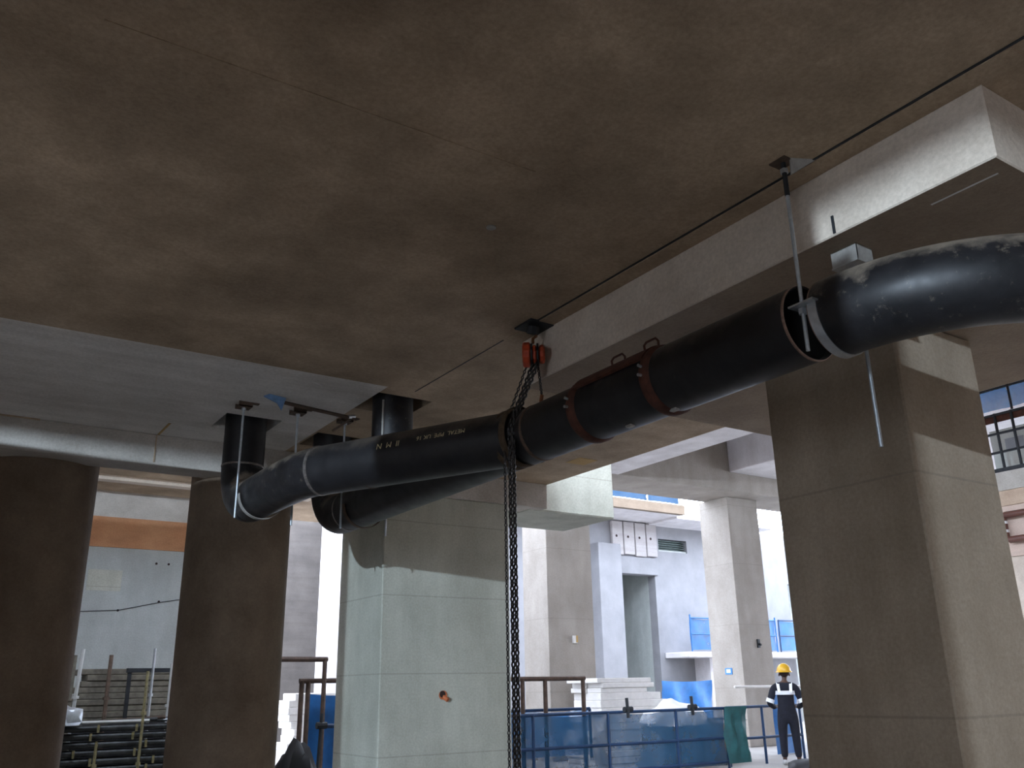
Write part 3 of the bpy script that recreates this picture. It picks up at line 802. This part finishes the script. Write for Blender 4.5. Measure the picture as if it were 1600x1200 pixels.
tube('pole', [(5.47, 13.6, 0), (5.52, 13.6, 1.22)], 0.025, 'dark_steel', cpj, 8)
tube('coupler', [(5.44, 13.6, 1.05), (5.60, 13.6, 1.05)], 0.05, 'dark_steel', cpj, 8)
tube('arm', [(5.55, 13.6, 1.04), (6.3, 13.6, 1.03)], 0.03, 'blue_rail', cpj, 8)
for x, lab in ((11.15, 'dark pole stub with a coupler on the low fence below the white boards'), (12.75, 'dark pole stub with a coupler on the low fence before the white sheet')):
    q = thing('coupler_stub', (x, 13.10, ft), lab, 'coupler')
    tube('pole', [(x, 13.10, ft - 0.1), (x - 0.02, 13.10, ft + 0.24)], 0.03, 'dark_steel', q, 8)
    tube('coupler', [(x - 0.06, 13.135, ft + 0.04), (x + 0.12, 13.135, ft + 0.05)], 0.05, 'dark_steel', q, 8)

# ------------------------------------------------------------------ stacks
rng = random.Random(3)
ORD = ['bottom', 'second', 'third', 'fourth', 'fifth', 'sixth', 'seventh', 'eighth', 'ninth', 'tenth', 'eleventh', 'twelfth', 'thirteenth', 'fourteenth', 'fifteenth', 'sixteenth']
def board_stack(x0, x1, y0, z0, layers, th, nper, w, mat, lab, group, cat='board', gap=0.0, name='board', first=0, top=True):
    for i in range(layers):
        for j in range(nper):
            o1, o2 = rng.uniform(-.10, .10), rng.uniform(-.12, .12)
            bm = box_bm((x0 + o1, y0 + j * (w + 0.04) + rng.uniform(-.02, .02), z0 + i * (th + gap)), (x1 + o2, y0 + j * (w + 0.04) + w, z0 + i * (th + gap) + th), 0.012)
            which = ORD[first + i] + (' layer up' if first + i else ' layer') + (', front row' if nper > 1 and j == 0 else ', back row' if nper > 1 else '')
            tag(build(name, bm, mat), lab + ', ' + which, cat, group)
WB = 'white board in the neat stack by the blue sheet'
board_stack(12.3, 14.75, 15.5, 0.0, 5, 0.13, 2, 0.5, 'white_board', WB, 'white boards in the neat stack')
board_stack(12.45, 14.25, 15.5, 0.65, 5, 0.15, 2, 0.5, 'white_board', WB, 'white boards in the neat stack', first=5)
board_stack(12.45, 13.85, 15.5, 1.40, 3, 0.10, 2, 0.5, 'white_board', WB, 'white boards in the neat stack', first=10)
# crumpled white sheet
def heap(name, c, sx, sy, sz, mat, label, cat, rough=0.25, seed=1):
    rr = random.Random(seed)
    bm = bmesh.new()
    bmesh.ops.create_icosphere(bm, subdivisions=3, radius=1)
    ph = [rr.uniform(0, 6) for _ in range(6)]
    for v in bm.verts:
        p = v.co
        k = 1 + rough * (math.sin(4 * p.x + ph[0]) * math.sin(5 * p.y + ph[1]) + 0.6 * math.sin(9 * p.x + ph[2]) * math.sin(8 * p.z + ph[3])) * 0.6
        z = max(p.z, -0.15)
        v.co = Vector((c[0] + p.x * sx * k, c[1] + p.y * sy * k, c[2] + (z + 0.15) * sz * k))
    return tag(build(name, bm, mat, None, True), label, cat)
heap('white_sheet', (13.5, 14.45, 0.75), 0.75, 0.4, 0.40, 'white_sheet', 'crumpled white sheet piled in front of the white boards', 'sheet', 0.3, 4)
tag(box('trestle', (12.9, 14.15, 0.0), (15.2, 14.8, 0.74), 'timber', None, 0.02), 'low timber trestle box under the crumpled white sheet', 'trestle')
for i in range(9):
    y = 14.2 + 0.06 * i
    x = 14.35 + rng.uniform(-.1, .1)
    tag(tube('steel_bar', [(x, y, 0.775 + 0.03 * (i % 3)), (x + rng.uniform(.75, 1.1), y + 0.02, 0.775 + 0.03 * (i % 3))], 0.022, rng.choice(['dark_tube', 'pale_pole', 'rust_plate']), None, 6),
        'short steel bar beside the crumpled white sheet, ' + ('nearest the fence' if i == 0 else ORD[i] + ' from the fence'), 'bar', 'steel bars beside the white sheet')

# dark scaffold tubes racked between the two round columns
GX0, GX1, GY = 1.2, 3.6, 14.0
for i in range(11):
    for j in range(3):
        z = 0.06 + i * 0.105
        y = GY + j * 0.11
        dx = rng.uniform(-.12, .12)
        t_ = thing('scaffold_tube', ((GX0 + GX1) / 2 + dx, y, z - 0.045), 'dark steel scaffold tube racked between the round columns, ' + ORD[i] + (' row up, ' if i else ' row, ') + ('front', 'middle', 'back')[j], 'tube', 'racked scaffold tubes')
        tube('tube', [(GX0 + dx, y, z), (GX1 + dx, y, z)], 0.045, 'dark_tube', t_, 10)
        if j == 0:
            for k in range(3):
                xx = GX0 + 0.3 + k * 0.75 + rng.uniform(-.2, .2)
                box('wedge_lug', (xx, y - 0.065, z - 0.05), (xx + 0.03, y - 0.04, z + 0.05), 'tube_end', t_)
def pole(x, y, z0, z1, r, mat, lab, lean=(0, 0)):
    p_ = thing('upright_pole', (x, y, z0), lab, 'pole')
    tube('shaft', [(x, y, z0), (x + lean[0], y + lean[1], z1)], r, mat, p_, 8)
    for k in (0.35, 0.7):
        zz = z0 + (z1 - z0) * k
        xx = x + lean[0] * k
        tube('collar', [(xx, y + lean[1] * k, zz - 0.02), (xx, y + lean[1] * k, zz + 0.02)], r * 1.8, mat, p_, 8)
pole(1.93, 14.3, 0, 1.05 + E, 0.022, 'pale_pole', 'tall pale leaning pole beside the left round column', (0.12, 0))
pole(2.12, 14.4, 0, 0.62 + E, 0.026, 'pale_pole', 'shorter white pole beside the left round column', (0.08, 0))
pole(2.98, 13.8, 0, 0.30 + E, 0.02, 'tube_end', 'yellowish upright post in front of the racked tubes')
pole(2.42, 13.8, 0, -0.62 + E, 0.02, 'tube_end', 'short yellowish post at the left end of the racked tubes')
pole(3.20, 14.5, 0, 0.64 + E, 0.02, 'galvanised', 'blue-grey upright post behind the racked tubes')
pole(3.45, 14.4, 0, 0.42 + E, 0.03, 'pale_pole', 'stubby white post next to the second round column')
pole(2.78, 15.5, 0, 0.58 + E, 0.03, 'rust_plate', 'rusty upright post standing in the plank pile')
pole(2.28, 15.6, 0, 0.58 + E, 0.03, 'timber', 'brown timber post at the left of the plank pile')
sf = thing('trestle_stand', (3.3, 14.58, 0), 'dark steel trestle beside the second round column', 'trestle')
box('cross_bar', (2.85, 14.55, 0.30 + E), (3.75, 14.62, 0.36 + E), 'dark_steel', sf)
for x in (2.87, 3.70): box('leg', (x, 14.56, 0), (x + 0.05, 14.61, 0.30 + E), 'dark_steel', sf)
board_stack(2.40, 3.9, 15.7, 1.12, 9, 0.09, 1, 0.5, 'timber', 'weathered timber plank in the pile behind the tubes', 'timber planks behind the tubes', 'plank', 0.0, 'plank')
tag(box('plank_bearer', (2.3, 15.65, 0), (4.0, 16.25, 1.12), 'dark_steel', None, 0.02), 'dark steel crate carrying the timber planks behind the tubes', 'crate')
heap('silver_sheet', (1.75, 13.95, 1.165), 0.42, 0.30, 0.24, 'galvanised', 'shiny crumpled metal sheet lying on the racked tubes', 'sheet', 0.35, 8)
LT = ['pale tube', 'dark tube', 'rusty tube', 'pale tube', 'dark tube']
for i, (lt, mt) in enumerate(zip(LT, ('pale_pole', 'dark_tube', 'rust_plate', 'galvanised', 'dark_steel'))):
    y = 14.02 + 0.06 * i
    x = 2.22 + 0.12 * i
    tag(tube('loose_tube', [(x, y, 1.19), (x + 0.9, y + 0.02, 1.19 + 0.02 * (i % 3))], 0.024, mt, None, 8), 'loose ' + lt + ' lying on top of the racked tubes, ' + ('frontmost' if i == 0 else ORD[i] + ' from the front'), 'tube', 'loose tubes on the rack')
# far pile in the narrow gap, and the dark bundle
board_stack(7.6, 9.2, 20.5, 0.0, 10, 0.15, 1, 0.8, 'white_board', 'pale board in the far pile left of the rusty frames', 'far pale boards', 'board', 0.0)
heap('dark_bundle', (5.0, 13.2, 0.0), 0.36, 0.35, 0.74, 'black_tarp', 'black tarpaulin bundle at the foot of the rusty frames', 'bundle', 0.25, 11)
heap('dark_bundle', (14.55, 11.9, 0.0), 0.55, 0.4, 0.18, 'black_tarp', 'low black tarpaulin heap on the floor at the worker\'s feet', 'bundle', 0.2, 12)

# ------------------------------------------------------------------ right-hand far window and pipes
w2 = thing('window_2', (20, 10, 4.36 + E), None, None); tag(w2, kind='structure')
for i in range(9):
    y = 10.55 - i * 0.38
    tube('mullion', [(20.1, y, 4.36 + E), (20.1, y, 5.75 + E)], 0.035, 'dark_steel', w2, 6)
for z in (4.42, 4.85, 5.28, 5.72):
    tube('transom', [(20.1, 11.2, z + E), (20.1, 4.0, z + E)], 0.03, 'dark_steel', w2, 6)
for i in range(3):
    y = 10.3 - i * 0.55
    box('scaffold_sheet', (20.6, y - 0.42, 4.95 + E), (20.62, y, 5.25 + E), 'white_wall', w2)
box('sill_beam', (19.95, 4.0, 4.36 + E), (20.2, 11.2, 4.46 + E), 'dark_steel', w2)
box('red_board', (20.12, 4.0, 5.55 + E), (20.16, 11.2, 5.74 + E), 'rust', w2)
fence('blue netting above the barred window at the right edge', [(20.1, 10.6), (20.1, 9.75), (20.1, 8.9), (20.1, 7.5)], 5.76 + E, 6.35 + E, 'blue_net', 'dark_steel', (6.32 + E,), 'safety_net', 0.0)
bp_ = thing('brown_pipe', (19.85, 10, 2.8 + E), 'brown plastic pipe loop on the pink wall at the right edge', 'pipe')
tube('pipe', [(19.85, 6, 3.40 + E), (19.85, 10.24, 3.40 + E), (19.85, 10.30, 3.36 + E), (19.85, 10.30, 2.92 + E), (19.85, 10.24, 2.86 + E), (19.85, 6, 2.86 + E)], 0.075, 'brown_pvc', bp_, 12)
for z in (3.05, 3.24):
    tube('clip', [(19.85, 10.30, z + E - 0.03), (19.85, 10.30, z + E + 0.03)], 0.085, 'tag_white', bp_, 12)

# ------------------------------------------------------------------ the worker
PX, PY = 15.10, 12.85
pe = thing('person', (PX, PY, 0), 'worker in navy overalls with reflective bands and a yellow helmet, seen from behind', 'person')
vx = Vector((0.65, -0.76, 0)).normalized()       # towards the picture's right
vy = Vector((0.76, 0.65, 0)).normalized()        # away from the viewer
def P(r, f, z): return Vector((PX, PY, 0)) + vx * r * 1.12 + vy * f + Vector((0, 0, z * 1.015))
def skin_mesh(name, verts, edges, radii, mat, root=0, sub=2):
    me = bpy.data.meshes.new(name)
    me.from_pydata([v - Vector((PX, PY, 0)) for v in verts], edges, [])
    me.materials.append(MAT[mat])
    o = bpy.data.objects.new(name, me); COL.objects.link(o); o.parent = pe
    sk = o.modifiers.new('skin', 'SKIN'); sk.use_smooth_shade = True
    for i, r in enumerate(radii):
        d = me.skin_vertices[0].data[i]
        d.radius = r if isinstance(r, tuple) else (r, r)
        d.use_root = (i == root)
    ss = o.modifiers.new('sub', 'SUBSURF'); ss.levels = sub; ss.render_levels = sub
    return o
def figure(extra, name, mat, head=True, hands=True, feet=True):
    V, Ed, Rr = [], [], []
    def add(p, r, link=None):
        V.append(p); Rr.append(tuple(a + extra for a in r) if isinstance(r, tuple) else r + extra)
        if link is not None: Ed.append((link, len(V) - 1))
        return len(V) - 1
    hip = add(P(0, 0, 0.95), (0.15, 0.11))
    waist = add(P(0, 0.01, 1.12), (0.15, 0.11), hip)
    chest = add(P(0, 0.0, 1.32), (0.18, 0.12), waist)
    neckb = add(P(0.0, 0.02, 1.48), (0.10, 0.085), chest)
    if head:
        nk = add(P(0.01, 0.04, 1.55), 0.055, neckb)
        jaw = add(P(0.02, 0.07, 1.63), (0.068, 0.075), nk)
        hd = add(P(0.02, 0.06, 1.70), (0.080, 0.095), jaw)
        add(P(0.02, 0.05, 1.78), (0.06, 0.07), hd)
    for s in (-1, 1):
        sh = add(P(0.19 * s, 0.0, 1.42), 0.075, neckb)
        el = add(P(0.29 * s, -0.02, 1.13), 0.055, sh)
        wr_ = add(P(0.20 * s, 0.22, 1.05), 0.040, el)
        if hands:
            pm = add(P(0.15 * s, 0.29, 1.06), 0.035, wr_)
            for k in range(4):
                a = add(P((0.12 - 0.012 * k) * s, 0.32 + 0.004 * k, 1.085 - 0.018 * k), 0.010, pm)
                add(P((0.07 - 0.006 * k) * s, 0.35, 1.08 - 0.018 * k), 0.009, a)
            a = add(P(0.13 * s, 0.28, 1.10), 0.011, wr_)
            add(P(0.10 * s, 0.30, 1.12), 0.009, a)
        th = add(P(0.10 * s, 0.0, 0.84), 0.105, hip)
        kn = add(P(0.11 * s, 0.02, 0.50), 0.075, th)
        an = add(P(0.12 * s, -0.01, 0.12), 0.058, kn)
        if feet:
            add(P(0.13 * s, 0.08, 0.05), 0.045, an)
    return skin_mesh(name, V, Ed, Rr, mat)
figure(-0.012, 'body', 'skin')
figure(0.012, 'overalls', 'navy_cloth', head=False, hands=False, feet=False)
for s in (-1, 1):
    bm = bmesh.new()
    bmesh.ops.create_uvsphere(bm, u_segments=16, v_segments=10, radius=1)
    for v in bm.verts:
        q = v.co.copy()
        v.co = P(0.125 * s + q.x * 0.05, 0.05 + q.y * 0.14, 0.05 + max(q.z, -0.7) * 0.065)
    build('shoe', bm, 'shoe', pe, True)
# helmet: shell, brim, peak
bm = bmesh.new()
bmesh.ops.create_uvsphere(bm, u_segments=24, v_segments=12, radius=1)
for v in bm.verts:
    q = v.co.copy()
    v.co = P(0.02 + q.x * 0.125, 0.05 + q.y * 0.15, 1.745 + max(q.z, -0.05) * 0.145)
hel = build('helmet', bm, 'helmet_yellow', pe, True)
bm = bmesh.new()
n = 24
a = [bm.verts.new(P(0.02 + 0.12 * math.cos(2 * math.pi * k / n), 0.05 + 0.145 * math.sin(2 * math.pi * k / n), 1.745)) for k in range(n)]
b = [bm.verts.new(P(0.02 + 0.145 * math.cos(2 * math.pi * k / n), 0.05 + (0.22 if math.sin(2 * math.pi * k / n) > 0.2 else 0.165) * math.sin(2 * math.pi * k / n), 1.728)) for k in range(n)]
c = [bm.verts.new(v.co + Vector((0, 0, -0.012))) for v in b]
for k in range(n):
    bm.faces.new((a[k], a[(k + 1) % n], b[(k + 1) % n], b[k]))
    bm.faces.new((b[k], b[(k + 1) % n], c[(k + 1) % n], c[k]))
build('brim', bm, 'helmet_yellow', hel, True)
for s in (-1, 1):
    bm = bmesh.new(); bmesh.ops.create_uvsphere(bm, u_segments=8, v_segments=6, radius=1)
    for v in bm.verts:
        q = v.co.copy(); v.co = P(0.02 + 0.088 * s + q.x * 0.015, 0.05 + q.y * 0.025, 1.675 + q.z * 0.035)
    build('ear', bm, 'skin', pe, True)
bm = bmesh.new(); bmesh.ops.create_uvsphere(bm, u_segments=16, v_segments=8, radius=1)
for v in bm.verts:
    q = v.co.copy(); v.co = P(0.02 + q.x * 0.088, 0.025 + q.y * 0.085, 1.70 + q.z * 0.075)
build('hair', bm, 'hole_dark', pe, True)
# face (turned away): nose and eyes
bm = bmesh.new(); bmesh.ops.create_icosphere(bm, subdivisions=2, radius=1)
for v in bm.verts:
    q = v.co.copy(); v.co = P(0.02 + q.x * 0.016, 0.155 + q.y * 0.03, 1.665 + q.z * 0.028)
build('nose', bm, 'skin', pe, True)
for s in (-1, 1):
    bm = bmesh.new(); bmesh.ops.create_icosphere(bm, subdivisions=2, radius=0.013)
    bmesh.ops.translate(bm, vec=P(0.02 + 0.033 * s, 0.142, 1.70), verts=bm.verts[:])
    build('eye', bm, 'tag_white', pe, True)
bm = box_bm((-0.024, -0.006, -0.004), (0.024, 0.006, 0.004))
bmesh.ops.translate(bm, vec=P(0.02, 0.150, 1.625), verts=bm.verts[:]); build('mouth', bm, 'hole_dark', pe)
# reflective bands
def band(c, d, rx, ry, w, name='reflective_band'):
    c = Vector(c); d = Vector(d).normalized(); n = 24
    u = vx - d * vx.dot(d); u.normalize(); w2 = d.cross(u)
    bm = bmesh.new()
    rows = [[bm.verts.new(c + d * h + u * rx * k2 * math.cos(2 * math.pi * k / n) + w2 * ry * k2 * math.sin(2 * math.pi * k / n)) for k in range(n)] for h, k2 in ((-w / 2, 0.97), (-w / 2, 1), (w / 2, 1), (w / 2, 0.97))]
    for A, B in zip(rows, rows[1:]):
        for k in range(n): bm.faces.new((A[k], A[(k + 1) % n], B[(k + 1) % n], B[k]))
    return build(name, bm, 'reflective', pe, True)
band(P(0, 0.0, 1.33), (0, 0, 1), 0.205, 0.145, 0.075)
for s in (-1, 1):
    sh = P(0.19 * s, 0.0, 1.42); el = P(0.29 * s, -0.02, 1.13)
    band(sh.lerp(el, 0.82), el - sh, 0.080, 0.080, 0.075)
    bm = bmesh.new()
    path = [P(0.10 * s, -0.165, 1.33), P(0.105 * s, -0.15, 1.40), P(0.11 * s, -0.11, 1.47), P(0.115 * s, -0.02, 1.515), P(0.11 * s, 0.06, 1.48)]
    L_ = [bm.verts.new(p - vx * 0.028) for p in path]; R_ = [bm.verts.new(p + vx * 0.028) for p in path]
    L2 = [bm.verts.new(v.co + Vector((0, 0, 0.006)) - vy * 0.004) for v in L_]; R2 = [bm.verts.new(v.co + Vector((0, 0, 0.006)) - vy * 0.004) for v in R_]
    for i in range(len(path) - 1):
        for A, B in ((L_, R_), (R_, R2), (R2, L2), (L2, L_)):
            bm.faces.new((A[i], B[i], B[i + 1], A[i + 1]))
    build('shoulder_band', bm, 'reflective', pe, True)
